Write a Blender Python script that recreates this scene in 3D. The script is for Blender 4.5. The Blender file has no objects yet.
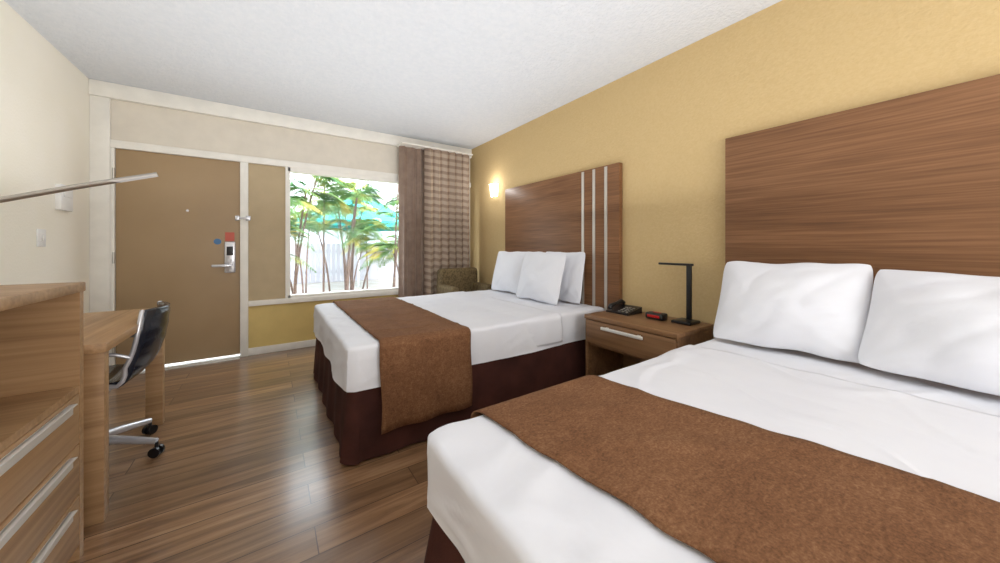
import bpy, bmesh, math, random
from mathutils import Vector, Matrix, noise
random.seed(7)
S=bpy.context.scene
COL=S.collection
try:
    S.view_settings.view_transform='Standard'
    S.view_settings.look='None'
except Exception as e: print(e)

# ---------------------------------------------------------------- materials
def lin(c):
    r=[]
    for v in c[:3]:
        v=v/255.0
        r.append(v/12.92 if v<=0.04045 else ((v+0.055)/1.055)**2.4)
    return (r[0],r[1],r[2],1.0)
def base(name):
    m=bpy.data.materials.new(name); m.use_nodes=True
    nt=m.node_tree; b=nt.nodes['Principled BSDF']
    return m,nt,b
def N(nt,t,**k):
    n=nt.nodes.new(t)
    for a,v in k.items(): setattr(n,a,v)
    return n
def ramp(nt,stops):
    r=N(nt,'ShaderNodeValToRGB'); e=r.color_ramp.elements
    e[0].position=stops[0][0]; e[0].color=lin(stops[0][1])
    e[1].position=stops[-1][0]; e[1].color=lin(stops[-1][1])
    for p,c in stops[1:-1]:
        x=e.new(p); x.color=lin(c)
    return r
def coords(nt,scale=(1,1,1),rnd=False):
    tc=N(nt,'ShaderNodeTexCoord'); mp=N(nt,'ShaderNodeMapping')
    mp.inputs['Scale'].default_value=scale
    nt.links.new(tc.outputs['Object'],mp.inputs['Vector'])
    if rnd:
        oi=N(nt,'ShaderNodeObjectInfo'); ml=N(nt,'ShaderNodeMath',operation='MULTIPLY'); ml.inputs[1].default_value=37.0
        nt.links.new(oi.outputs['Random'],ml.inputs[0])
        nt.links.new(ml.outputs[0],mp.inputs['Location'])
    return mp
def bump(nt,b,src,strength,dist=0.01):
    bp=N(nt,'ShaderNodeBump'); bp.inputs['Strength'].default_value=strength; bp.inputs['Distance'].default_value=dist
    nt.links.new(src,bp.inputs['Height']); nt.links.new(bp.outputs['Normal'],b.inputs['Normal'])
def mat(name,c,rough=.5,metal=0,c2=None,nscale=8,bs=0,bscale=80,bdist=.005,emit=0,spec=None,sheen=0,detail=4):
    m,nt,b=base(name)
    b.inputs['Base Color'].default_value=lin(c)
    b.inputs['Roughness'].default_value=rough; b.inputs['Metallic'].default_value=metal
    if spec is not None: b.inputs['Specular IOR Level'].default_value=spec
    if sheen: b.inputs['Sheen Weight'].default_value=sheen
    mp=coords(nt)
    if c2 is None: c2=tuple(max(0,v*0.97) for v in c)
    n=N(nt,'ShaderNodeTexNoise'); n.inputs['Scale'].default_value=nscale; n.inputs['Detail'].default_value=detail
    nt.links.new(mp.outputs[0],n.inputs['Vector'])
    r=ramp(nt,[(.35,c),(.65,c2)]); nt.links.new(n.outputs['Fac'],r.inputs['Fac'])
    nt.links.new(r.outputs['Color'],b.inputs['Base Color'])
    if bs:
        n2=N(nt,'ShaderNodeTexNoise'); n2.inputs['Scale'].default_value=bscale; n2.inputs['Detail'].default_value=3
        nt.links.new(mp.outputs[0],n2.inputs['Vector']); bump(nt,b,n2.outputs['Fac'],bs,bdist)
    if emit:
        b.inputs['Emission Color'].default_value=lin(c); b.inputs['Emission Strength'].default_value=emit
    return m
def wood(name,dark,mid,light,axis='y',rough=.4,fine=60,coarse=9,spec=.4):
    m,nt,b=base(name); b.inputs['Roughness'].default_value=rough; b.inputs['Specular IOR Level'].default_value=spec
    def sc(s,l): 
        return {'x':(l,s,s),'y':(s,l,s),'z':(s,s,l)}[axis]
    mp=coords(nt,sc(coarse,coarse*.09),True); mp2=coords(nt,sc(fine,fine*.025),True)
    n=N(nt,'ShaderNodeTexNoise'); n.inputs['Scale'].default_value=1; n.inputs['Detail'].default_value=4; n.inputs['Distortion'].default_value=.5
    n2=N(nt,'ShaderNodeTexNoise'); n2.inputs['Scale'].default_value=1; n2.inputs['Detail'].default_value=4
    nt.links.new(mp.outputs[0],n.inputs['Vector']); nt.links.new(mp2.outputs[0],n2.inputs['Vector'])
    mx=N(nt,'ShaderNodeMix',data_type='FLOAT'); mx.inputs['Factor'].default_value=.55
    nt.links.new(n.outputs['Fac'],mx.inputs[2]); nt.links.new(n2.outputs['Fac'],mx.inputs[3])
    r=ramp(nt,[(.33,dark),(.5,mid),(.67,light)]); nt.links.new(mx.outputs[0],r.inputs['Fac'])
    nt.links.new(r.outputs['Color'],b.inputs['Base Color'])
    bump(nt,b,n2.outputs['Fac'],.06,.002)
    return m

M={}
M['wallY']=mat('yellow_wall_paint',(203,177,130),.8,c2=(199,172,124),nscale=60,bs=.35,bscale=75,bdist=.007,spec=.2)
M['wallC']=mat('cream_wall_paint',(255,250,237),.7,c2=(253,248,233),nscale=3,bs=.3,bscale=70)
M['band']=mat('beige_band_paint',(226,218,204),.7,bs=.25,bscale=60)
M['panelT']=mat('tan_panel_paint',(190,170,136),.6,bs=.15)
M['panelY']=mat('yellow_panel_paint',(222,196,126),.6,bs=.15)
M['ceil']=mat('ceiling_texture',(226,229,234),.9,c2=(221,225,231),nscale=30,bs=.55,bscale=48,bdist=.014,spec=.1)
M['trim']=mat('white_trim_paint',(244,241,233),.45)
M['door']=mat('tan_door_paint',(170,144,110),.5,c2=(164,138,104),nscale=2,bs=.05)
M['white']=mat('white_linen',(231,232,237),.85,c2=(227,228,234),nscale=4,bs=.4,bscale=9,bdist=.010,spec=.2)
M['pillow']=mat('white_pillow_cotton',(234,235,240),.85,c2=(231,232,238),nscale=4,bs=.35,bscale=10,bdist=.010,spec=.2)
M['skirt']=mat('maroon_skirt_fabric',(76,43,36),.85,c2=(60,33,28),nscale=6,bs=.2,bscale=200,spec=.2)
M['head']=wood('headboard_laminate',(100,67,43),(125,87,57),(145,104,72),'y',.45,110,8,.3)
M['furn']=wood('furniture_laminate',(146,111,76),(171,134,95),(188,151,111),'y',.42)
M['furnx']=wood('furniture_laminate_side',(142,108,74),(166,130,92),(183,147,108),'x',.42)
M['night']=wood('nightstand_laminate',(108,77,51),(132,97,66),(147,111,78),'y',.4)
M['chrome']=mat('chrome_metal',(215,215,218),.18,1)
M['base']=mat('polished_silver_metal',(218,219,224),.24,.5)
M['armmetal']=mat('satin_lamp_metal',(178,174,170),.3,.8)
M['alu']=mat('brushed_aluminium',(205,203,198),.35,.9)
M['pull']=mat('satin_silver_pull',(232,230,224),.35,.3)
M['stripe']=mat('silver_inlay',(200,194,184),.35,.4)
M['black']=mat('black_plastic',(22,22,24),.35)
M['leather']=mat('black_leather',(38,41,50),.2,bs=.12,bscale=60)
M['red']=mat('red_display',(170,24,24),.3,emit=.15)
M['redtag']=mat('red_paper_tag',(206,104,88),.6)
M['bluetag']=mat('blue_sticker',(80,126,172),.5)
M['ivory']=mat('ivory_plastic',(250,250,248),.4)
M['taupe']=mat('taupe_drape_fabric',(144,122,106),.55,c2=(128,106,92),nscale=10,sheen=.3)
M['arm']=mat('olive_patterned_upholstery',(122,104,70),.85,c2=(88,73,48),nscale=44,bs=.2,bscale=120,detail=1)
M['shade']=mat('glowing_sconce_shade',(255,253,248),.5,emit=5.0)
M['turq']=mat('turquoise_canvas',(44,164,158),.7)
M['trunk']=mat('palm_stem_bark',(134,112,102),.8,c2=(106,88,80),nscale=20)
M['fence']=mat('pale_fence_paint',(172,168,174),.8)
M['ground']=mat('pale_concrete',(160,154,148),.9,c2=(145,138,130),nscale=3)
M['bldg']=mat('white_stucco',(190,198,204),.8)

def runner_mat():
    m,nt,b=base('brown_mottled_velvet'); b.inputs['Roughness'].default_value=.9; b.inputs['Specular IOR Level'].default_value=.2
    mp=coords(nt); mq=coords(nt,(1,2.2,1))
    n=N(nt,'ShaderNodeTexNoise'); n.inputs['Scale'].default_value=48; n.inputs['Detail'].default_value=8; n.inputs['Roughness'].default_value=.75; n.inputs['Distortion'].default_value=.7
    n2=N(nt,'ShaderNodeTexNoise'); n2.inputs['Scale'].default_value=170; n2.inputs['Detail'].default_value=2
    n3=N(nt,'ShaderNodeTexNoise'); n3.inputs['Scale'].default_value=5; n3.inputs['Detail'].default_value=3
    nt.links.new(mq.outputs[0],n.inputs['Vector']); nt.links.new(mp.outputs[0],n2.inputs['Vector']); nt.links.new(mp.outputs[0],n3.inputs['Vector'])
    mx=N(nt,'ShaderNodeMix',data_type='FLOAT'); mx.inputs['Factor'].default_value=.4
    nt.links.new(n.outputs['Fac'],mx.inputs[2]); nt.links.new(n2.outputs['Fac'],mx.inputs[3])
    mx2=N(nt,'ShaderNodeMix',data_type='FLOAT'); mx2.inputs['Factor'].default_value=.2
    nt.links.new(mx.outputs[0],mx2.inputs[2]); nt.links.new(n3.outputs['Fac'],mx2.inputs[3])
    r=ramp(nt,[(.36,(94,62,41)),(.5,(121,84,57)),(.64,(146,108,78))])
    nt.links.new(mx2.outputs[0],r.inputs['Fac']); nt.links.new(r.outputs['Color'],b.inputs['Base Color'])
    bump(nt,b,n2.outputs['Fac'],.2,.003)
    return m
M['runner']=runner_mat()

def floor_mat():
    m,nt,b=base('wood_plank_floor'); b.inputs['Roughness'].default_value=.34
    b.inputs['Specular IOR Level'].default_value=.5
    b.inputs['Coat Weight'].default_value=1.0; b.inputs['Coat Roughness'].default_value=.2
    mp=coords(nt)
    br=N(nt,'ShaderNodeTexBrick'); br.offset=.37; br.inputs['Scale'].default_value=1
    br.inputs['Brick Width'].default_value=1.2; br.inputs['Row Height'].default_value=.15
    br.inputs['Mortar Size'].default_value=.0022; br.inputs['Mortar Smooth'].default_value=.1
    br.inputs['Color1'].default_value=(0,0,0,1); br.inputs['Color2'].default_value=(1,1,1,1); br.inputs['Mortar'].default_value=(.5,.5,.5,1)
    nt.links.new(mp.outputs[0],br.inputs['Vector'])
    mg=coords(nt,(1.6,22,1))
    add=N(nt,'ShaderNodeVectorMath',operation='MULTIPLY_ADD')
    nt.links.new(br.outputs['Color'],add.inputs[0]); add.inputs[1].default_value=(9,9,9); nt.links.new(mg.outputs[0],add.inputs[2])
    n=N(nt,'ShaderNodeTexNoise'); n.inputs['Scale'].default_value=1; n.inputs['Detail'].default_value=7; n.inputs['Roughness'].default_value=.64; n.inputs['Distortion'].default_value=.7
    nt.links.new(add.outputs[0],n.inputs['Vector'])
    r=ramp(nt,[(.3,(106,76,52)),(.5,(148,112,80)),(.7,(178,142,108))])
    nt.links.new(n.outputs['Fac'],r.inputs['Fac'])
    r2=ramp(nt,[(0,(204,204,204)),(1,(255,255,255))]); nt.links.new(br.outputs['Color'],r2.inputs['Fac'])
    mul=N(nt,'ShaderNodeMix',data_type='RGBA',blend_type='MULTIPLY'); mul.inputs['Factor'].default_value=1
    nt.links.new(r.outputs['Color'],mul.inputs[6]); nt.links.new(r2.outputs['Color'],mul.inputs[7])
    mo=N(nt,'ShaderNodeMix',data_type='RGBA'); nt.links.new(br.outputs['Fac'],mo.inputs['Factor'])
    nt.links.new(mul.outputs[2],mo.inputs[6]); mo.inputs[7].default_value=lin((74,51,35))
    nt.links.new(mo.outputs[2],b.inputs['Base Color'])
    bump(nt,b,n.outputs['Fac'],.04,.003)
    return m
M['floor']=floor_mat()

def plaid_mat():
    m,nt,b=base('plaid_drape_fabric'); b.inputs['Roughness'].default_value=.75
    tc=N(nt,'ShaderNodeTexCoord'); sp=N(nt,'ShaderNodeSeparateXYZ'); nt.links.new(tc.outputs['UV'],sp.inputs[0])
    def stripe(out,freq,th):
        a=N(nt,'ShaderNodeMath',operation='MULTIPLY'); a.inputs[1].default_value=freq; nt.links.new(out,a.inputs[0])
        f=N(nt,'ShaderNodeMath',operation='FRACT'); nt.links.new(a.outputs[0],f.inputs[0])
        g=N(nt,'ShaderNodeMapRange'); g.interpolation_type='SMOOTHSTEP'
        g.inputs['From Min'].default_value=th-.1; g.inputs['From Max'].default_value=th+.1; g.inputs['To Min'].default_value=1; g.inputs['To Max'].default_value=0
        nt.links.new(f.outputs[0],g.inputs['Value'])
        return g.outputs[0]
    s1=stripe(sp.outputs[0],4.2,.4); s2=stripe(sp.outputs[1],11.0,.45)
    sm=N(nt,'ShaderNodeMath',operation='MULTIPLY'); sm.inputs[1].default_value=.75; nt.links.new(s1,sm.inputs[0])
    ad=N(nt,'ShaderNodeMath',operation='ADD'); nt.links.new(sm.outputs[0],ad.inputs[0]); nt.links.new(s2,ad.inputs[1])
    dv=N(nt,'ShaderNodeMath',operation='MULTIPLY'); dv.inputs[1].default_value=.52; nt.links.new(ad.outputs[0],dv.inputs[0])
    r=ramp(nt,[(0,(184,167,149)),(.5,(154,134,118)),(1,(118,97,84))]); nt.links.new(dv.outputs[0],r.inputs['Fac'])
    nt.links.new(r.outputs['Color'],b.inputs['Base Color'])
    return m
M['plaid']=plaid_mat()
def leaf_mat():
    m,nt,b=base('palm_leaf'); b.inputs['Roughness'].default_value=.7; b.inputs['Specular IOR Level'].default_value=.2
    mp=coords(nt); n=N(nt,'ShaderNodeTexNoise'); n.inputs['Scale'].default_value=2.5
    nt.links.new(mp.outputs[0],n.inputs['Vector'])
    r=ramp(nt,[(.36,(78,120,74)),(.52,(118,148,84)),(.66,(200,186,98))]); nt.links.new(n.outputs['Fac'],r.inputs['Fac'])
    nt.links.new(r.outputs['Color'],b.inputs['Base Color'])
    return m
M['leaf']=leaf_mat()
def glass_mat():
    m=bpy.data.materials.new('window_glass'); m.use_nodes=True; nt=m.node_tree; nt.nodes.clear()
    o=N(nt,'ShaderNodeOutputMaterial'); t=N(nt,'ShaderNodeBsdfTransparent'); g=N(nt,'ShaderNodeBsdfGlossy'); g.inputs['Roughness'].default_value=.05
    x=N(nt,'ShaderNodeMixShader'); x.inputs[0].default_value=.006
    nt.links.new(t.outputs[0],x.inputs[1]); nt.links.new(g.outputs[0],x.inputs[2]); nt.links.new(x.outputs[0],o.inputs[0])
    return m
M['glass']=glass_mat()

# ---------------------------------------------------------------- mesh builder (world coordinates)
def wloc(o):
    v=Vector((0,0,0))
    while o is not None:
        v+=Vector(o.location); o=o.parent
    return v
def tag(o,label=None,cat=None,group=None,kind=None):
    if label: o['label']=label
    if cat: o['category']=cat
    if group: o['group']=group
    if kind: o['kind']=kind
    return o
def empty(name,loc,label=None,cat=None,group=None,kind=None):
    o=bpy.data.objects.new(name,None); o.location=loc; o.empty_display_size=.1; COL.objects.link(o)
    return tag(o,label,cat,group,kind)
class MB:
    def __init__(s): s.bm=bmesh.new()
    def merge(s,t):
        me=bpy.data.meshes.new('t'); t.to_mesh(me); t.free(); s.bm.from_mesh(me); bpy.data.meshes.remove(me); return s
    def box(s,x0,x1,y0,y1,z0,z1,bev=0,seg=2):
        t=bmesh.new(); bmesh.ops.create_cube(t,size=1)
        for v in t.verts:
            v.co=Vector(((x0+x1)/2+v.co.x*(x1-x0),(y0+y1)/2+v.co.y*(y1-y0),(z0+z1)/2+v.co.z*(z1-z0)))
        if bev: bmesh.ops.bevel(t,geom=t.edges[:],offset=bev,segments=seg,profile=.5,affect='EDGES')
        return s.merge(t)
    def cyl(s,p,q,r1,r2=None,seg=20):
        p=Vector(p);q=Vector(q);r2=r1 if r2 is None else r2
        t=bmesh.new(); L=(q-p).length
        bmesh.ops.create_cone(t,cap_ends=True,segments=seg,radius1=r1,radius2=r2,depth=L)
        R=(q-p).to_track_quat('Z','Y').to_matrix().to_4x4()
        bmesh.ops.transform(t,matrix=Matrix.Translation((p+q)/2)@R,verts=t.verts)
        return s.merge(t)
    def tube(s,pts,r,seg=10):
        pts=[Vector(p) for p in pts]; rs=r if isinstance(r,(list,tuple)) else [r]*len(pts)
        t=bmesh.new(); rings=[]; pa=None
        for i,p in enumerate(pts):
            d=(pts[min(i+1,len(pts)-1)]-pts[max(i-1,0)]).normalized()
            if pa is None:
                up=Vector((0,0,1)) if abs(d.z)<.9 else Vector((1,0,0))
                a=d.cross(up).normalized()
            else:
                a=(pa-d*pa.dot(d)).normalized()
            b=d.cross(a); pa=a
            rings.append([t.verts.new(p+a*rs[i]*math.cos(k*2*math.pi/seg)+b*rs[i]*math.sin(k*2*math.pi/seg)) for k in range(seg)])
        for i in range(len(rings)-1):
            for k in range(seg): t.faces.new((rings[i][k],rings[i][(k+1)%seg],rings[i+1][(k+1)%seg],rings[i+1][k]))
        t.faces.new(rings[0]); t.faces.new(rings[-1][::-1])
        bmesh.ops.recalc_face_normals(t,faces=t.faces)
        return s.merge(t)
    def raw(s,vs,fs):
        t=bmesh.new(); V=[t.verts.new(v) for v in vs]
        for f in fs: t.faces.new([V[i] for i in f])
        return s.merge(t)
    def done(s,name,m,parent=None,origin=None,smooth=False,label=None,cat=None,group=None,kind=None):
        bm=s.bm
        if origin is None:
            xs=[v.co.x for v in bm.verts]; ys=[v.co.y for v in bm.verts]; zs=[v.co.z for v in bm.verts]
            origin=((min(xs)+max(xs))/2,(min(ys)+max(ys))/2,(min(zs)+max(zs))/2)
        o=Vector(origin)
        for v in bm.verts: v.co-=o
        me=bpy.data.meshes.new(name); bm.to_mesh(me); bm.free()
        me.materials.append(m)
        if smooth:
            for p in me.polygons: p.use_smooth=True
            try: me.set_sharp_from_angle(angle=math.radians(40))
            except Exception: pass
        ob=bpy.data.objects.new(name,me); COL.objects.link(ob)
        if parent: 
            ob.parent=parent; ob.location=o-wloc(parent)
        else: ob.location=o
        return tag(ob,label,cat,group,kind)
def B(name,b,m,parent=None,bev=0,**k):
    return MB().box(*b,bev=bev).done(name,m,parent,smooth=bev>0,**k)

XR,XL,YB,ZC,YF=2.48,-1.29,4.43,2.595,-2.2
ST=dict(kind='structure')
# ---------------------------------------------------------------- room shell
B('floor',(XL-.12,XR+.12,YF-.12,YB+.14,-.1,0),M['floor'],**ST)
B('ceiling',(XL-.12,XR+.12,YF-.12,YB+.14,ZC,ZC+.1),M['ceil'],**ST)
B('wall_right',(XR,XR+.12,YF,YB,0,ZC),M['wallY'],**ST)
B('wall_left',(XL-.12,XL,YF,YB,0,ZC),M['wallC'],**ST)
B('wall_rear',(XL-.12,XR+.12,YF-.12,YF,0,ZC),M['wallC'],**ST)
WX0,WX1,WZ0,WZ1=.165,2.1,.575,2.03
wb=MB()
wb.box(XL-.12,XR+.12,YB,YB+.14,2.08,ZC)
wb.box(XL-.12,-1.17,YB,YB+.14,0,2.08)
wb.box(WX1,XR+.12,YB,YB+.14,0,2.08)
wb.done('wall_back',M['band'],**ST)
B('wall_back_panel',(-.19,WX0,YB+.01,YB+.13,.57,2.06),M['panelT'],**ST)
B('wall_back_lower',(-.19,WX1,YB+.01,YB+.13,0,.57),M['panelY'],**ST)
B('trim_1',(XL,XR,YB-.05,YB,2.462,ZC),M['trim'],bev=.006,**ST)
B('trim_2',(-1.17,XR,YB-.025,YB+.01,2.03,2.10),M['trim'],bev=.004,**ST)
B('trim_3',(XL,-1.17,YB-.03,YB,0,2.462),M['trim'],bev=.004,**ST)
B('trim_4',(-1.17,-1.145,YB-.02,YB+.1,0,2.03),M['trim'],bev=.003,**ST)
B('trim_5',(-.258,-.19,YB-.025,YB+.1,0,2.03),M['trim'],bev=.004,**ST)
B('trim_6',(-.19,2.2,YB-.03,YB+.01,.52,.575),M['trim'],bev=.004,**ST)
B('door_head_light_block',(-1.17,-.19,YB+.047,YB+.13,1.98,2.10),M['trim'],**ST)  # unseen strip added behind the door head to block leaking daylight
B('baseboard_back',(-.19,XR,YB-.015,YB+.01,0,.075),M['trim'],bev=.003,**ST)
B('baseboard_left',(XL,XL+.012,YF,YB-.03,0,.08),M['trim'],bev=.003,**ST)
B('baseboard_right',(XR-.012,XR,YF,YB-.015,0,.08),M['trim'],bev=.003,**ST)
# window
win=empty('window_1',((WX0+WX1)/2,YB,WZ0),kind='structure')
f=MB(); fw=.03
f.box(WX0-.025,WX0+fw-.01,YB-.02,YB+.08,WZ0,WZ1); f.box(WX1-fw,WX1,YB-.02,YB+.08,WZ0,WZ1)
f.box(WX0,WX1,YB-.02,YB+.08,WZ1-.045,WZ1+.05); f.box(WX0,WX1,YB-.02,YB+.08,WZ0,WZ0+.03)
f.box(1.45,1.49,YB+.01,YB+.06,WZ0,WZ1)
f.done('window_frame',M['trim'],win)
B('window_pane',(WX0+.01,WX1-.01,YB+.03,YB+.034,WZ0+.01,WZ1-.01),M['glass'],win)
# door
dr=empty('door_1',(-.70,YB,0),kind='structure')
B('door_leaf',(-1.143,-.26,YB,YB+.045,.03,2.029),M['door'],dr,bev=.003)
MB().box(-.385,-.295,YB-.028,YB,.88,1.20,bev=.012,seg=3).done('door_lock',M['base'],dr,smooth=True,label='silver metal electronic door lock')
MB().box(-.366,-.314,YB-.034,YB-.026,1.06,1.15,bev=.004).done('card_reader',M['black'],dr,smooth=True)
MB().cyl((-.34,YB-.028,.955),(-.34,YB-.07,.955),.014).box(-.48,-.33,YB-.078,YB-.062,.943,.97,bev=.006).done('door_handle',M['base'],dr,smooth=True)
MB().cyl((-.34,YB-.02,1.01),(-.34,YB-.045,1.01),.018).done('deadbolt_knob',M['base'],dr,smooth=True)
MB().cyl((-.665,YB,1.50),(-.665,YB-.006,1.50),.011).done('peephole',M['base'],dr,smooth=True)
MB().box(-.30,-.262,YB-.02,YB,1.42,1.47,bev=.004).box(-.262,-.17,YB-.045,YB-.025,1.435,1.455,bev=.004).box(-.21,-.17,YB-.04,YB-.02,1.42,1.47,bev=.004).done('swing_latch',M['base'],dr,smooth=True)
for z in (.25,1.05,1.8):
    MB().cyl((-1.15,YB-.022,z-.05),(-1.15,YB-.022,z+.05),.009).done('hinge',M['alu'],dr,smooth=True)
MB().box(-.380,-.305,YB-.006,YB-.003,1.205,1.295,bev=.001).cyl((-.345,YB-.006,1.285),(-.345,YB,1.285),.006).done('door_hanger',M['redtag'],None,label='small pale red paper tag above the silver door lock',cat='door hanger')
MB().cyl((-.44,YB,1.20),(-.44,YB-.004,1.20),.030).done('door_sticker',M['bluetag'],None,smooth=True,label='round blue sticker on the tan door',cat='sticker')
B('trim_7',(-1.145,-.258,YB-.09,YB+.05,0,.012),M['pull'],bev=.003,**ST)

# left wall plates
MB().box(XL-.002,XL+.03,3.84,4.02,1.42,1.61,bev=.006).box(XL+.03,XL+.036,3.87,3.99,1.52,1.58,bev=.002).done('thermostat',M['ivory'],None,smooth=True,label='ivory plastic wall thermostat beside the door',cat='thermostat')
sw=B('light_switch',(XL,XL+.008,3.60,3.70,1.15,1.27),M['ivory'],bev=.003,label='ivory light switch plate on the cream wall',cat='light switch')
B('switch_toggle',(XL+.008,XL+.018,3.64,3.66,1.19,1.23),M['ivory'],sw,bev=.003)

# ---------------------------------------------------------------- beds
ZT=.62
RB=.024
def rr(cx,cy,a,b,r,n):
    L=[2*(b-r),2*(a-r)]
    out=[]
    arc=math.pi/2*r
    total=2*(L[0]+L[1])+4*arc
    for i in range(n):
        s=i/n*total; s0=s
        x=y=nx=ny=0
        parts=[('l',(a,-(b-r)),(0,1),L[0],(1,0)),('c',(a-r,b-r),0),('l',(a-r,b),(-1,0),L[1],(0,1)),('c',(-(a-r),b-r),1),
               ('l',(-a,b-r),(0,-1),L[0],(-1,0)),('c',(-(a-r),-(b-r)),2),('l',(-(a-r),-b),(1,0),L[1],(0,-1)),('c',(a-r,-(b-r)),3)]
        for p in parts:
            ln=p[3] if p[0]=='l' else arc
            if s<=ln:
                if p[0]=='l':
                    x=p[1][0]+p[2][0]*s; y=p[1][1]+p[2][1]*s; nx,ny=p[4]
                else:
                    th=p[2]*math.pi/2+s/r; nx,ny=math.cos(th),math.sin(th); x=p[1][0]+r*nx; y=p[1][1]+r*ny
                break
            s-=ln
        out.append((cx+x,cy+y,nx,ny,s0))
    return out
def htop(x,y):
    c=noise.noise(Vector((x*1.6+y*.8,y*2.4,9.1)))
    d=noise.noise(Vector((x*2.6-y*1.2,y*3.1,5.7)))
    return ZT+.007*noise.noise(Vector((x*2.2,y*2.2,1.3)))+.003*noise.noise(Vector((x*7,y*3,4.3)))+.005*max(0,1-abs(c)*9)+.003*max(0,1-abs(d)*9)
def loft(rings,close_c=None):
    vs=[];fs=[];n=len(rings[0])
    for r in rings: vs+=r
    for i in range(len(rings)-1):
        for k in range(n): fs.append((i*n+k,i*n+(k+1)%n,(i+1)*n+(k+1)%n,(i+1)*n+k))
    if close_c is not None:
        vs.append(close_c); c=len(vs)-1
        for k in range(n): fs.append((c,(k+1)%n,k))
    return vs,fs
def strip_over(y0,y1,x0,x1,zb,off,lift,seed,nx=24,tuck=False,sk0=0,sk1=0):
    vs=[];fs=[]
    path=[]
    R=RB
    for i in range(12): path.append(('n',zb+(ZT-R-zb)*i/11))
    for a in (20,40,60,80): path.append(('na',a))
    m=100
    for i in range(m+1): path.append(('t',i/m))
    for a in (80,60,40,20): path.append(('fa',a))
    for i in range(12): path.append(('f',ZT-R-(ZT-R-zb)*i/11))
    for j in range(nx+1):
        f=j/nx
        lf=lift if not tuck else -.006+(lift+.006)*min(1,f*1.6)
        of=off if not tuck else -.012+(off+.012)*min(1,f*1.6)
        for k,p in enumerate(path):
            w=lambda z:(.009*math.sin((x0+(x1-x0)*f)*26+seed+z*3)*(ZT-z)/.4) if not tuck else 0
            if p[0]=='n': y=y0-of-w(p[1])-.02*(ZT-p[1]); z=p[1]
            elif p[0]=='f': y=y1+of+w(p[1])+.02*(ZT-p[1]); z=p[1]
            elif p[0]=='t':
                y=y0+R+(y1-y0-2*R)*p[1]; z=None
            else:
                th=math.radians(p[1]); 
                yy=(R+of)*math.cos(th); zz=(R+lf)*math.sin(th)
                z=ZT-R+zz
                y=(y0+R-yy) if p[0]=='na' else (y1-R+yy)
            dy=y1-y
            xx=(x0+sk0*dy)*(1-f)+(x1+sk1*dy)*f+.012*noise.noise(Vector((k*.15,seed,0)))
            if z is None: z=htop(xx,y)+lf
            vs.append((xx,y,z))
    n=len(path)
    for j in range(nx):
        for k in range(n-1):
            fs.append((j*n+k,j*n+k+1,(j+1)*n+k+1,(j+1)*n+k))
    return vs,fs
def thick(o,t,offset=1):
    md=o.modifiers.new('thickness','SOLIDIFY'); md.thickness=t; md.offset=offset
def bed(x0,x1,y0,y1,seed,which,rx0,rx1,zh,sk=(0,0),flare=.022):
    cx,cy=(x0+x1)/2,(y0+y1)/2; a,b=(x1-x0)/2,(y1-y0)/2
    e=empty('bed',(cx,cy,0),'queen bed with maroon pleated skirt '+which,'bed',group='queen beds')
    B('box_spring',(x0+.06,x1-.03,y0+.06,y1-.06,.10,.34),M['white'],e,bev=.02)
    B('mattress',(x0+.05,x1-.03,y0+.05,y1-.05,.34,.595),M['white'],e,bev=.02)
    for (lx,ly) in ((x0+.15,y0+.15),(x0+.15,y1-.15),(x1-.15,y0+.15),(x1-.15,y1-.15)):
        MB().cyl((lx,ly,0),(lx,ly,.10),.03).done('leg',M['black'],e,smooth=True)
    P=rr(cx,cy,a-.02,b-.02,.05,700); rings=[]
    for i in range(9):
        t=i/8; z=.42*(1-t)+.012*t
        ring=[]
        for (x,y,nx,ny,s) in P:
            fold=(math.sin(s*24+seed)+.7*math.sin(s*10+seed*2))*(.0015+.006*t)
            cornr=.014*t if (abs(nx)>.05 and abs(ny)>.05) else 0
            o=.004+flare*t+fold+cornr
            if nx>.5: o*=0
            ring.append((x+nx*o,y+ny*o,z))
        rings.append(ring)
    vs,fs=loft(rings); MB().raw(vs,fs).done('bed_skirt',M['skirt'],e,smooth=True)
    R=RB
    P=rr(cx,cy,a-R,b-R,.02,420); rings=[]
    for i in range(1,81):
        fct=i/80
        rings.append([(cx+(x-cx)*fct,cy+(y-cy)*fct,htop(cx+(x-cx)*fct,cy+(y-cy)*fct)) for (x,y,nx,ny,s) in P])
    for an in (15,30,45,60,75,90):
        th=math.radians(an); rings.append([(x+nx*R*math.sin(th),y+ny*R*math.sin(th),htop(x,y)-R*(1-math.cos(th))) for (x,y,nx,ny,s) in P])
    for i in range(1,13):
        t=i/12; ring=[]
        for (x,y,nx,ny,s) in P:
            zb=zh+.018*noise.noise(Vector((s*1.2,seed,0)))
            fold=.022*t*noise.noise(Vector((s*4.2,seed,t*.5)))+.005*t*math.sin(s*9+seed)
            cd=noise.noise(Vector((s*3+t*1.2,seed,t)))
            fold+=.005*max(0,1-abs(cd)*7)*min(1,t*3)
            o=R+.006*t+fold
            if nx>.5: o=R
            ring.append((x+nx*o,y+ny*o,(ZT-R)*(1-t)+zb*t))
        rings.append(ring)
    vs,fs=loft(rings,(cx,cy,htop(cx,cy)))
    sp=MB().raw(vs,fs).done('bedspread',M['white'],None,smooth=True,label='smooth white bedspread '+which,cat='bedspread',group='bedspreads')
    vs,fs=strip_over(y0,y1,1.40,1.86,zh+.03,.018,.008,seed+3,tuck=True)
    o=MB().raw(vs,fs).done('folded_sheet',M['white'],sp,smooth=True); thick(o,.003)
    vs,fs=strip_over(y0,y1,rx0,rx1,.15,.032,.014,seed,sk0=sk[0],sk1=sk[1])
    o=MB().raw(vs,fs).done('bed_runner',M['runner'],None,smooth=True,label='mottled brown velvet bed runner '+which,cat='bed runner',group='bed runners'); thick(o,.005)
bed(.33,2.41,1.89,3.50,1.0,'by the curtained window',.49,1.05,.39)
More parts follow.
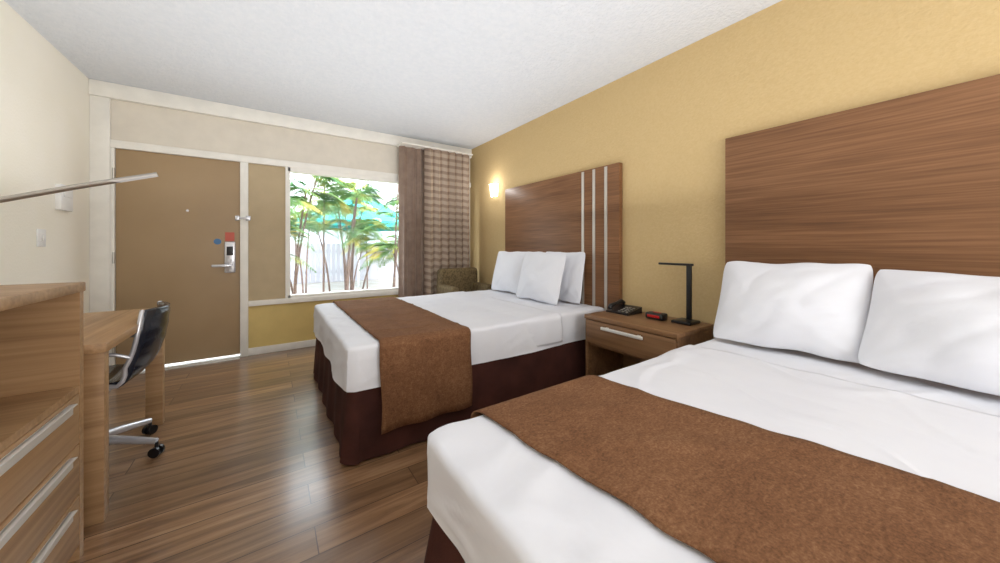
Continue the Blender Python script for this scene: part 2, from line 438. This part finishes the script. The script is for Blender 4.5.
bed(.36,2.41,-.60,.93,2.7,'beside the wooden nightstand',.545,1.07,.43,(.09,.17),.062)

def pillow(loc,w,h,t,tilt,yaw,seed,label,roll=0):
    n=64; vs=[];fs=[]
    for side in (1,-1):
        for i in range(n+1):
            for j in range(n+1):
                u=math.sin(math.pi/2*(-1+2*i/n)); v=math.sin(math.pi/2*(-1+2*j/n))
                pu=max(0,1-abs(u)**2.0); pv=max(0,1-abs(v)**2.0)
                th=t*.5*(pu**.7)*(pv**.7)
                cr=1-.06*(abs(u)**6)*(abs(v)**6)
                yy=u*w/2*(1-.04*(1-v*v))*cr; zz=v*h/2*(1-.06*(1-u*u))*cr
                e=min(1,pu*pv*2.5)
                wr=.012*noise.noise(Vector((u*1.5+seed,v*1.5,side*2)))+.004*noise.noise(Vector((u*3.2+seed,v*3.2,side)))
                cz=noise.noise(Vector((u*1.6+v*.9+seed*3,v*1.0-u*.5,side*5)))
                wr-=.005*math.exp(-(cz*7)**2)
                ang=math.atan2(1-abs(v),1-abs(u)+1e-6); rad=math.hypot(1-abs(u),1-abs(v))
                wr+=.004*math.sin(ang*12+seed)*math.exp(-rad*2.5)*min(1,rad*5)
                x=side*(th+wr*e)
                x*=1+.18*(-v)
                zz+=.012*noise.noise(Vector((u*2+seed,seed,0)))
                vs.append((x,yy,zz))
    m=(n+1)*(n+1)
    for s in range(2):
        for i in range(n):
            for j in range(n):
                q=[s*m+i*(n+1)+j,s*m+(i+1)*(n+1)+j,s*m+(i+1)*(n+1)+j+1,s*m+i*(n+1)+j+1]
                fs.append(tuple(q if s==0 else q[::-1]))
    mb=MB().raw(vs,fs); bmesh.ops.remove_doubles(mb.bm,verts=mb.bm.verts,dist=.0002)
    o=mb.done('pillow',M['pillow'],None,origin=(0,0,0),smooth=True,label=label,cat='pillow',group='bed pillows')
    for p in o.data.polygons: p.use_smooth=True
    o.location=loc; o.rotation_euler=(math.radians(roll),math.radians(tilt),math.radians(yaw))
    return o
pillow((2.19,.605,.855),.62,.50,.19,29,4,1.0,'plump white pillow leaning on the headboard by the nightstand',-1)
pillow((2.15,-.025,.845),.70,.49,.20,33,-2,5.0,'plump white pillow leaning against the wide headboard',2)
pillow((2.26,3.12,.865),.60,.49,.19,14,2,2.0,'white pillow leaning on the headboard near the curtain')
pillow((2.15,2.47,.865),.62,.50,.19,15,0,8.0,'white pillow in front of another at the headboard')
pillow((2.33,2.36,.865),.56,.49,.10,9,0,11.0,'white pillow tucked behind another against the headboard')

# headboards
h1=B('headboard',(2.43,2.478,1.78,3.45,.06,1.862),M['head'],bev=.004,label='brown wood headboard with three silver vertical inlays',cat='headboard',group='headboards')
for yy in (2.177,2.047,1.915):
    B('inlay_strip',(2.424,2.4305,yy-.014,yy+.014,.08,1.85),M['stripe'],h1)
B('headboard',(2.43,2.478,-.75,.98,.06,1.85),M['head'],bev=.004,label='wide brown wood-grain headboard mounted on the yellow wall',cat='headboard',group='headboards')

# ---------------------------------------------------------------- nightstand
ns=empty('nightstand',(2.23,1.42,0),'brown wooden nightstand with drawer between the two beds','nightstand')
nt_=MB(); 
nt_.box(2.0,2.46,1.06,1.78,.60,.63,bev=.003).box(2.01,2.46,1.065,1.09,0,.60).box(2.01,2.46,1.75,1.775,0,.60)
nt_.box(2.03,2.46,1.09,1.75,.08,.105).box(2.44,2.46,1.09,1.75,.08,.60).box(2.03,2.46,1.09,1.75,.40,.42)
nt_.done('body',M['night'],ns,smooth=True)
dw=B('drawer',(2.0,2.42,1.075,1.765,.425,.594),M['night'],ns,bev=.003)
MB().box(1.965,1.98,1.27,1.60,.55,.572,bev=.005).box(1.975,2.0,1.30,1.32,.552,.57).box(1.975,2.0,1.55,1.57,.552,.57).done('handle',M['pull'],dw,smooth=True,label='satin silver bar handle')
ld=empty('desk_lamp',(2.35,1.19,.63),'slim black folding lamp standing on the nightstand','lamp')
MB().box(2.27,2.41,1.12,1.25,.63,.65,bev=.006).done('base',M['black'],ld,smooth=True)
MB().box(2.375,2.39,1.165,1.20,.645,1.03,bev=.004).done('pole',M['black'],ld,smooth=True)
MB().box(2.372,2.392,1.155,1.40,1.018,1.034,bev=.004).done('lamp_head',M['black'],ld,smooth=True)
ph=empty('telephone',(2.30,1.64,.63),'black desk telephone with handset on the nightstand','telephone')
MB().raw([(2.22,1.55,.63),(2.40,1.55,.63),(2.40,1.75,.63),(2.22,1.75,.63),(2.22,1.55,.642),(2.40,1.55,.678),(2.40,1.75,.678),(2.22,1.75,.642)],
  [(3,2,1,0),(4,5,6,7),(0,1,5,4),(1,2,6,5),(2,3,7,6),(3,0,4,7)]).done('body',M['black'],ph)
hs=MB().tube([(2.22,1.715,.662),(2.235,1.715,.682),(2.30,1.715,.694),(2.37,1.715,.706),(2.40,1.715,.69)],[.016,.018,.012,.018,.016],12)
hs.done('handset',M['black'],ph,smooth=True)
kp=MB()
for i in range(4):
    for j in range(3):
        x=2.24+i*.030; y=1.57+j*.032; zz=.644+(x-2.22)*.2
        kp.box(x,x+.014,y,y+.018,zz,zz+.005)
kp.done('keypad',M['alu'],ph)
ck=empty('alarm_clock',(2.29,1.36,.63),'small black alarm clock with red display on the nightstand','clock')
MB().box(2.25,2.33,1.30,1.43,.63,.678,bev=.012,seg=3).done('body',M['black'],ck,smooth=True)
MB().box(2.246,2.252,1.32,1.41,.647,.664,bev=.002).box(2.29,2.305,1.335,1.395,.677,.680,bev=.001).done('display',M['red'],ck,smooth=True)

# wall sconce
sc=empty('wall_sconce',(2.44,3.73,1.89),'lit half round white wall sconce on the yellow wall','wall lamp')
pts=[];fs=[];n=16
for zi,zz in enumerate((1.81,1.97)):
    for k in range(n+1):
        th=math.pi/2+math.pi*k/n
        r=.055 if zi==0 else .075
        pts.append((2.465+r*math.cos(th)*.9,3.73+r*math.sin(th),zz))
for k in range(n): fs.append((k,k+1,n+1+k+1,n+1+k))
o=MB().raw(pts,fs).done('lamp_shade',M['shade'],sc,smooth=True); thick(o,.004)
B('wall_plate',(2.462,2.479,3.70,3.76,1.83,1.95),M['alu'],sc,bev=.004)

# ---------------------------------------------------------------- dresser (left)
ds=empty('dresser',(-.93,1.40,0),'tall brown wood dresser with open shelf and three drawers','dresser')
X0,X1,Y0,Y1=-1.275,-.58,.85,1.93
d=MB()
d.box(X0,X1+.005,Y0,Y1+.005,.985,1.02,bev=.004)
d.box(X0,X1,Y0,Y0+.03,0,.985); d.box(X0,X1,Y1-.03,Y1,0,.985)
d.box(X0,X0+.02,Y0,Y1,.05,.985); d.box(X0,X1-.002,Y0+.03,Y1-.03,.615,.64); d.box(X0,X1-.03,Y0+.03,Y1-.03,0,.06)
d.done('body',M['furnx'],ds,smooth=True)
for i in range(3):
    zt=.612-i*.187
    w=B('drawer',(X0+.05,X1,Y0+.033,Y1-.033,zt-.181,zt),M['furn'],ds,bev=.002)
    MB().box(X1,X1+.010,.97,1.82,zt-.048,zt-.012,bev=.002).box(X1+.004,X1+.020,.97,1.82,zt-.016,zt-.012,bev=.001).done('handle',M['pull'],w,smooth=True,label='long flat satin silver pull')

# desk
dk=empty('desk',(-.93,2.6,0),'brown wood writing desk against the cream wall','desk')
B('desktop',(-1.28,-.565,2.09,3.10,.71,.75),M['furn'],dk,bev=.003)
for ly in (2.10,3.035):
    for lx in (-1.27,-.655):
        B('leg',(lx,lx+.08,ly,ly+.055,0,.71),M['furnx'],dk,bev=.002)
B('apron',(-1.27,-1.24,2.155,3.035,.60,.71),M['furn'],dk,bev=.002)
B('apron',(-1.19,-.655,3.05,3.08,.62,.71),M['furnx'],dk,bev=.002)
B('apron',(-1.19,-.655,2.11,2.14,.62,.71),M['furnx'],dk,bev=.002)
lp=empty('desk_lamp',(-1.12,2.3,.75),'silver bar lamp with tilted arm standing on the desk','lamp')
MB().cyl((-1.12,2.3,.75),(-1.12,2.3,.768),.09,.085,32).done('base',M['armmetal'],lp,smooth=True)
MB().cyl((-1.12,2.3,.765),(-1.12,2.3,1.275),.009).done('pole',M['armmetal'],lp,smooth=True)
MB().tube([(-1.14,2.3,1.262),(-.916,2.3,1.344),(-.70,2.3,1.423),(-.455,2.3,1.504)],[.012,.012,.012,.011],14).done('lamp_arm',M['armmetal'],lp,smooth=True)

# office chair
cx,cy=-.79,2.70
ch=empty('office_chair',(cx,cy,0),'black leather swivel chair with chrome five star base','office chair')
ctrl=[(-.20,.42),(-.185,.442),(-.14,.448),(-.05,.438),(.03,.428),(.10,.428),(.16,.445),(.21,.485),(.245,.545),(.268,.615),(.282,.69),(.290,.76),(.294,.815)]
def catmull(P,k):
    out=[]
    for i in range(len(P)-1):
        p0=P[max(i-1,0)];p1=P[i];p2=P[i+1];p3=P[min(i+2,len(P)-1)]
        for j in range(k):
            t=j/k
            out.append(tuple(.5*((2*p1[d])+(-p0[d]+p2[d])*t+(2*p0[d]-5*p1[d]+4*p2[d]-p3[d])*t*t+(-p0[d]+3*p1[d]-3*p2[d]+p3[d])*t**3) for d in (0,1)))
    out.append(P[-1]); return out
pp=catmull(ctrl,5)
vs=[];fs=[];W=.20;nw=16
edge={-1:[],1:[]}
for i,(px,pz) in enumerate(pp):
    rib=.003*math.sin(i*math.pi/2.5)
    wv=W*(1-.20*max(0,(i/len(pp)-.80)/.20)**2)
    cv=.06*min(1,max(0,(pz-.43)/.10))
    for j in range(nw+1):
        v=-1+2*j/nw
        vs.append((cx+px-cv*v*v+rib*.6,cy+v*wv,pz+rib+.018*v*v*(1 if pz<.445 else 0)))
    for sg in (-1,1):
        if i%3==0 or i==len(pp)-1: edge[sg].append((cx+px-cv,cy+sg*(wv+.004),pz+.018*(1 if pz<.445 else 0)))
for i in range(len(pp)-1):
    for j in range(nw):
        a_=i*(nw+1)+j; fs.append((a_,a_+1,a_+nw+2,a_+nw+1))
o=MB().raw(vs,fs).done('seat_shell',M['leather'],ch,smooth=True); thick(o,.026,0)
for sgn in (-1,1):
    MB().tube(edge[sgn],.0105,10).done('side_rail',M['base'],ch,smooth=True,label='bright silver metal edge rail')
    yy=cy+sgn*(W+.022)
    MB().tube([(cx+.20,cy+sgn*(W+.005),.58),(cx+.15,yy,.61),(cx+.06,yy,.62),(cx-.06,yy,.62),(cx-.12,yy,.59),(cx-.13,yy,.54),(cx-.11,yy,.47),(cx-.07,yy,.43),(cx-.04,cy+sgn*(W-.02),.415)],.009,10).done('armrest',M['base'],ch,smooth=True)
MB().cyl((cx,cy,.385),(cx,cy,.41),.10,.12).cyl((cx,cy,.25),(cx,cy,.40),.016).cyl((cx,cy,.10),(cx,cy,.28),.022).done('gas_column',M['base'],ch,smooth=True)
st=MB().cyl((cx,cy,.085),(cx,cy,.14),.04,.032)
cas=[]
for k in range(5):
    a_=math.radians(-20+72*k); ex,ey=cx+.29*math.cos(a_),cy+.29*math.sin(a_)
    st.tube([(cx+.03*math.cos(a_),cy+.03*math.sin(a_),.122),(cx+.14*math.cos(a_),cy+.14*math.sin(a_),.108),(ex,ey,.080)],[.026,.022,.016],10)
    cas.append((ex,ey,a_))
st.done('star_base',M['base'],ch,smooth=True)
for ex,ey,a_ in cas:
    nx,ny=-math.sin(a_),math.cos(a_)
    MB().cyl((ex+nx*.008,ey+ny*.008,.026),(ex+nx*.024,ey+ny*.024,.026),.026).cyl((ex-nx*.008,ey-ny*.008,.026),(ex-nx*.024,ey-ny*.024,.026),.026).cyl((ex,ey,.03),(ex,ey,.075),.009).cyl((ex-nx*.01,ey-ny*.01,.03),(ex+nx*.01,ey+ny*.01,.03),.012).done('caster',M['black'],ch,smooth=True)

# armchair in the corner
ac=empty('armchair',(2.06,3.88,0),'low olive patterned upholstered armchair beside the curtain','armchair')
ax0,ax1,ay0,ay1=1.79,2.38,3.62,4.14
B('seat_base',(ax0+.08,ax1-.08,ay0+.02,ay1-.05,.12,.36),M['arm'],ac,bev=.02)
B('seat_cushion',(ax0+.10,ax1-.10,ay0,ay1-.14,.36,.48),M['arm'],ac,bev=.035)
MB().box(ax0,ax0+.10,ay0+.01,ay1-.02,.12,.66,bev=.035,seg=4).done('armrest',M['arm'],ac,smooth=True)
MB().box(ax1-.10,ax1,ay0+.01,ay1-.02,.12,.66,bev=.035,seg=4).done('armrest',M['arm'],ac,smooth=True)
MB().box(ax0+.01,ax1-.01,ay1-.15,ay1,.12,.86,bev=.05,seg=4).done('backrest',M['arm'],ac,smooth=True)
for lx in (ax0+.05,ax1-.05):
    for ly in (ay0+.06,ay1-.06):
        MB().cyl((lx,ly,0),(lx,ly,.13),.018,.024).done('leg',M['black'],ac,smooth=True)

# ---------------------------------------------------------------- curtains
def curtain(name,x0,x1,yc,amp,folds,z0,z1,m,label,seed,flare=.0):
    nx=int(folds*18); nz=24; vs=[];fs=[];uv=[]
    for j in range(nz+1):
        t=j/nz; zz=z1+(z0-z1)*t
        for i in range(nx+1):
            s=i/nx; ph_=s*folds*2*math.pi+.5*math.sin(t*2+seed)+.8*math.sin(s*5+seed)
            a_=amp*(.7+.3*t)*(1+.25*math.sin(s*9+seed))
            vs.append((x0+(x1-x0)*s+.014*math.sin(ph_*2+t)+flare*t*(s-.5),yc+a_*math.sin(ph_),zz)); uv.append((s*(x1-x0)*2.2,(z1-zz)*1.0+.012*math.sin(ph_)))
    for j in range(nz):
        for i in range(nx):
            a_=j*(nx+1)+i; fs.append((a_,a_+1,a_+nx+2,a_+nx+1))
    o=MB().raw(vs,fs).done(name,m,None,smooth=True,label=label,cat='curtain',group='window curtains')
    for p in o.data.polygons: p.use_smooth=True
    ul=o.data.uv_layers.new(name='UVMap')
    for lp_ in o.data.loops: ul.data[lp_.index].uv=uv[lp_.vertex_index]
    return o
curtain('curtain',1.37,1.72,4.300,.034,3.5,.01,2.444,M['taupe'],'plain taupe brown drape at the window edge',1)
curtain('curtain',1.68,2.34,4.210,.046,6,.01,2.444,M['plaid'],'brown and cream checked drape in the corner',2)
MB().box(1.36,2.38,4.17,4.385,2.445,2.458).done('curtain_rail',M['trim'],None,label='slim white curtain rail fixed to the ceiling beam',cat='curtain rail')

# ---------------------------------------------------------------- outside
B('ground',(-14,18,YB+.14,26,-.25,-.12),M['ground'],**ST)
B('garden_wall',(-10,16,16.0,16.2,-.12,2.3),M['bldg'],kind='structure')
fe=MB()
for i in range(60):
    x=-3+i*.16; fe.box(x,x+.145,13.3,13.33,-.12,1.25)
fe.box(-3,6.6,13.33,13.37,.2,.3).box(-3,6.6,13.33,13.37,.9,1.0)
fe.done('picket_fence',M['fence'],None,label='pale painted slat fence behind the palms',cat='fence')
def palm(x,y,h,seed,nf=8,stems=5,low=.4):
    rnd=random.Random(seed)
    e=empty('palm_tree',(x,y,-.12),'slender clumping palm with yellow green fronds outside the window','palm tree',group='garden palms')
    tr=MB(); fo=[];ff=[]
    for s in range(stems):
        bx,by=x+rnd.uniform(-.4,.4),y+rnd.uniform(-.2,.2)
        hh=h*rnd.uniform(low,1.05); lx,ly=rnd.uniform(-.35,.35),rnd.uniform(-.1,.1)
        P=[(bx+lx*t*t,by+ly*t*t,-.12+(hh+.12)*t) for t in [k/6 for k in range(7)]]
        tr.tube(P,[.020-.008*k/6 for k in range(7)],8)
        top=Vector(P[-1])
        for fi in range(nf):
            az=rnd.uniform(0,2*math.pi); L=rnd.uniform(.5,1.0); el=rnd.uniform(.3,1.2)
            d=Vector((math.cos(az),math.sin(az),0)); side=Vector((-math.sin(az),math.cos(az),0))
            prev=None
            for k in range(15):
                t=k/14
                c=top+d*(L*t*math.cos(el*(1-t*.2)))+Vector((0,0,L*(math.sin(el)*t-1.05*t*t*.75)))
                if prev is not None:
                    tg=(c-prev).normalized()
                    w=.008
                    i0=len(fo); fo.extend([prev-side*w,prev+side*w,c+side*w,c-side*w]); ff.append((i0,i0+1,i0+2,i0+3))
                    if k>2:
                        ll=.26*math.sin(math.pi*min(1,t*.9+.1))+.05
                        for sg in (-1,1):
                            for hf in (0,.5):
                                dirl=(side*sg*.85+tg*.55+Vector((0,0,-.25))).normalized()
                                b0=prev.lerp(c,hf+.3); tip=b0+dirl*ll; mid=b0+dirl*ll*.5+Vector((0,0,.02))
                                i0=len(fo); fo.extend([b0,mid-tg*.010,tip,mid+tg*.012]); ff.append((i0,i0+1,i0+2,i0+3))
                prev=c
    tr.done('trunk',M['trunk'],e,smooth=True)
    MB().raw(fo,ff).done('foliage',M['leaf'],e)
for i,(x,y,h) in enumerate([(.2,6.0,2.4),(1.2,7.0,2.3),(2.1,5.9,2.3),(1.7,8.8,2.6),(3.3,7.9,2.5),(-.9,8.0,2.6),(4.2,6.2,2.3),(.3,9.2,2.9)]):
    palm(x,y,h,i*13+5,nf=9,stems=7)
def umbrella(x,y,zr,zt,r):
    e=empty('patio_umbrella',(x,y,-.12),'turquoise pool umbrella standing beyond the palms','umbrella',group='pool umbrellas')
    n=8; vs=[(x,y,zt)]+[(x+r*math.cos(2*math.pi*k/n),y+r*math.sin(2*math.pi*k/n),zr) for k in range(n)]+[(x+r*math.cos(2*math.pi*k/n),y+r*math.sin(2*math.pi*k/n),zr-.15) for k in range(n)]
    fs=[(0,1+k,1+(k+1)%n) for k in range(n)]+[(1+k,1+n+k,1+n+(k+1)%n,1+(k+1)%n) for k in range(n)]
    MB().raw(vs,fs).done('canopy',M['turq'],e)
    MB().cyl((x,y,-.12),(x,y,zt),.025).done('pole',M['alu'],e,smooth=True)
umbrella(2.3,11.3,1.85,2.95,1.9)
umbrella(6.7,11.3,1.9,2.8,1.6)

# ---------------------------------------------------------------- lights
def area(name,loc,rot,sx,sy,p,c=(1,1,1)):
    l=bpy.data.lights.new(name,'AREA'); l.shape='RECTANGLE'; l.size=sx; l.size_y=sy; l.energy=p; l.color=c
    o=bpy.data.objects.new(name,l); o.location=loc; o.rotation_euler=rot; COL.objects.link(o); return o
area('rear_fill_light',(.85,-2.05,1.35),(math.radians(103),0,math.radians(16)),2.8,1.9,95,(.985,.99,1))  # added fill without a fixture, evens the light from behind the camera
area('ceiling_fill_light',(.6,1.1,1.45),(math.radians(180),0,0),3.3,5.4,49,(.97,.985,1))  # added mid-room fill facing up, no lamp there, brightens the ceiling
pt=area('window_portal',((WX0+WX1)/2,YB+.12,(WZ0+WZ1)/2),(math.radians(-90),0,0),WX1-WX0,WZ1-WZ0,1)
try: pt.data.cycles.is_portal=True
except Exception as e: print(e)
pl=bpy.data.lights.new('sconce_bulb','POINT'); pl.energy=3; pl.color=(1,.98,.95); pl.shadow_soft_size=.03
po=bpy.data.objects.new('sconce_bulb',pl); po.location=(2.34,3.73,1.96); COL.objects.link(po)
su=bpy.data.lights.new('sun','SUN'); su.energy=3.0; su.angle=.02; su.color=(1,.97,.9)
so=bpy.data.objects.new('sun',su); so.rotation_euler=(math.radians(35),math.radians(25),0); COL.objects.link(so)
w=bpy.data.worlds.new('sky'); S.world=w; w.use_nodes=True
w.node_tree.nodes['Background'].inputs[0].default_value=(.84,.93,1,1); w.node_tree.nodes['Background'].inputs[1].default_value=7.5

# ---------------------------------------------------------------- camera
cam=bpy.data.cameras.new('camera'); co=bpy.data.objects.new('camera',cam); COL.objects.link(co)
co.location=(0,0,1.155); co.rotation_euler=(math.radians(90),0,math.radians(-34.3))
cam.sensor_width=36; cam.lens=12.13; cam.shift_y=-.0355; cam.clip_start=.02
S.camera=co
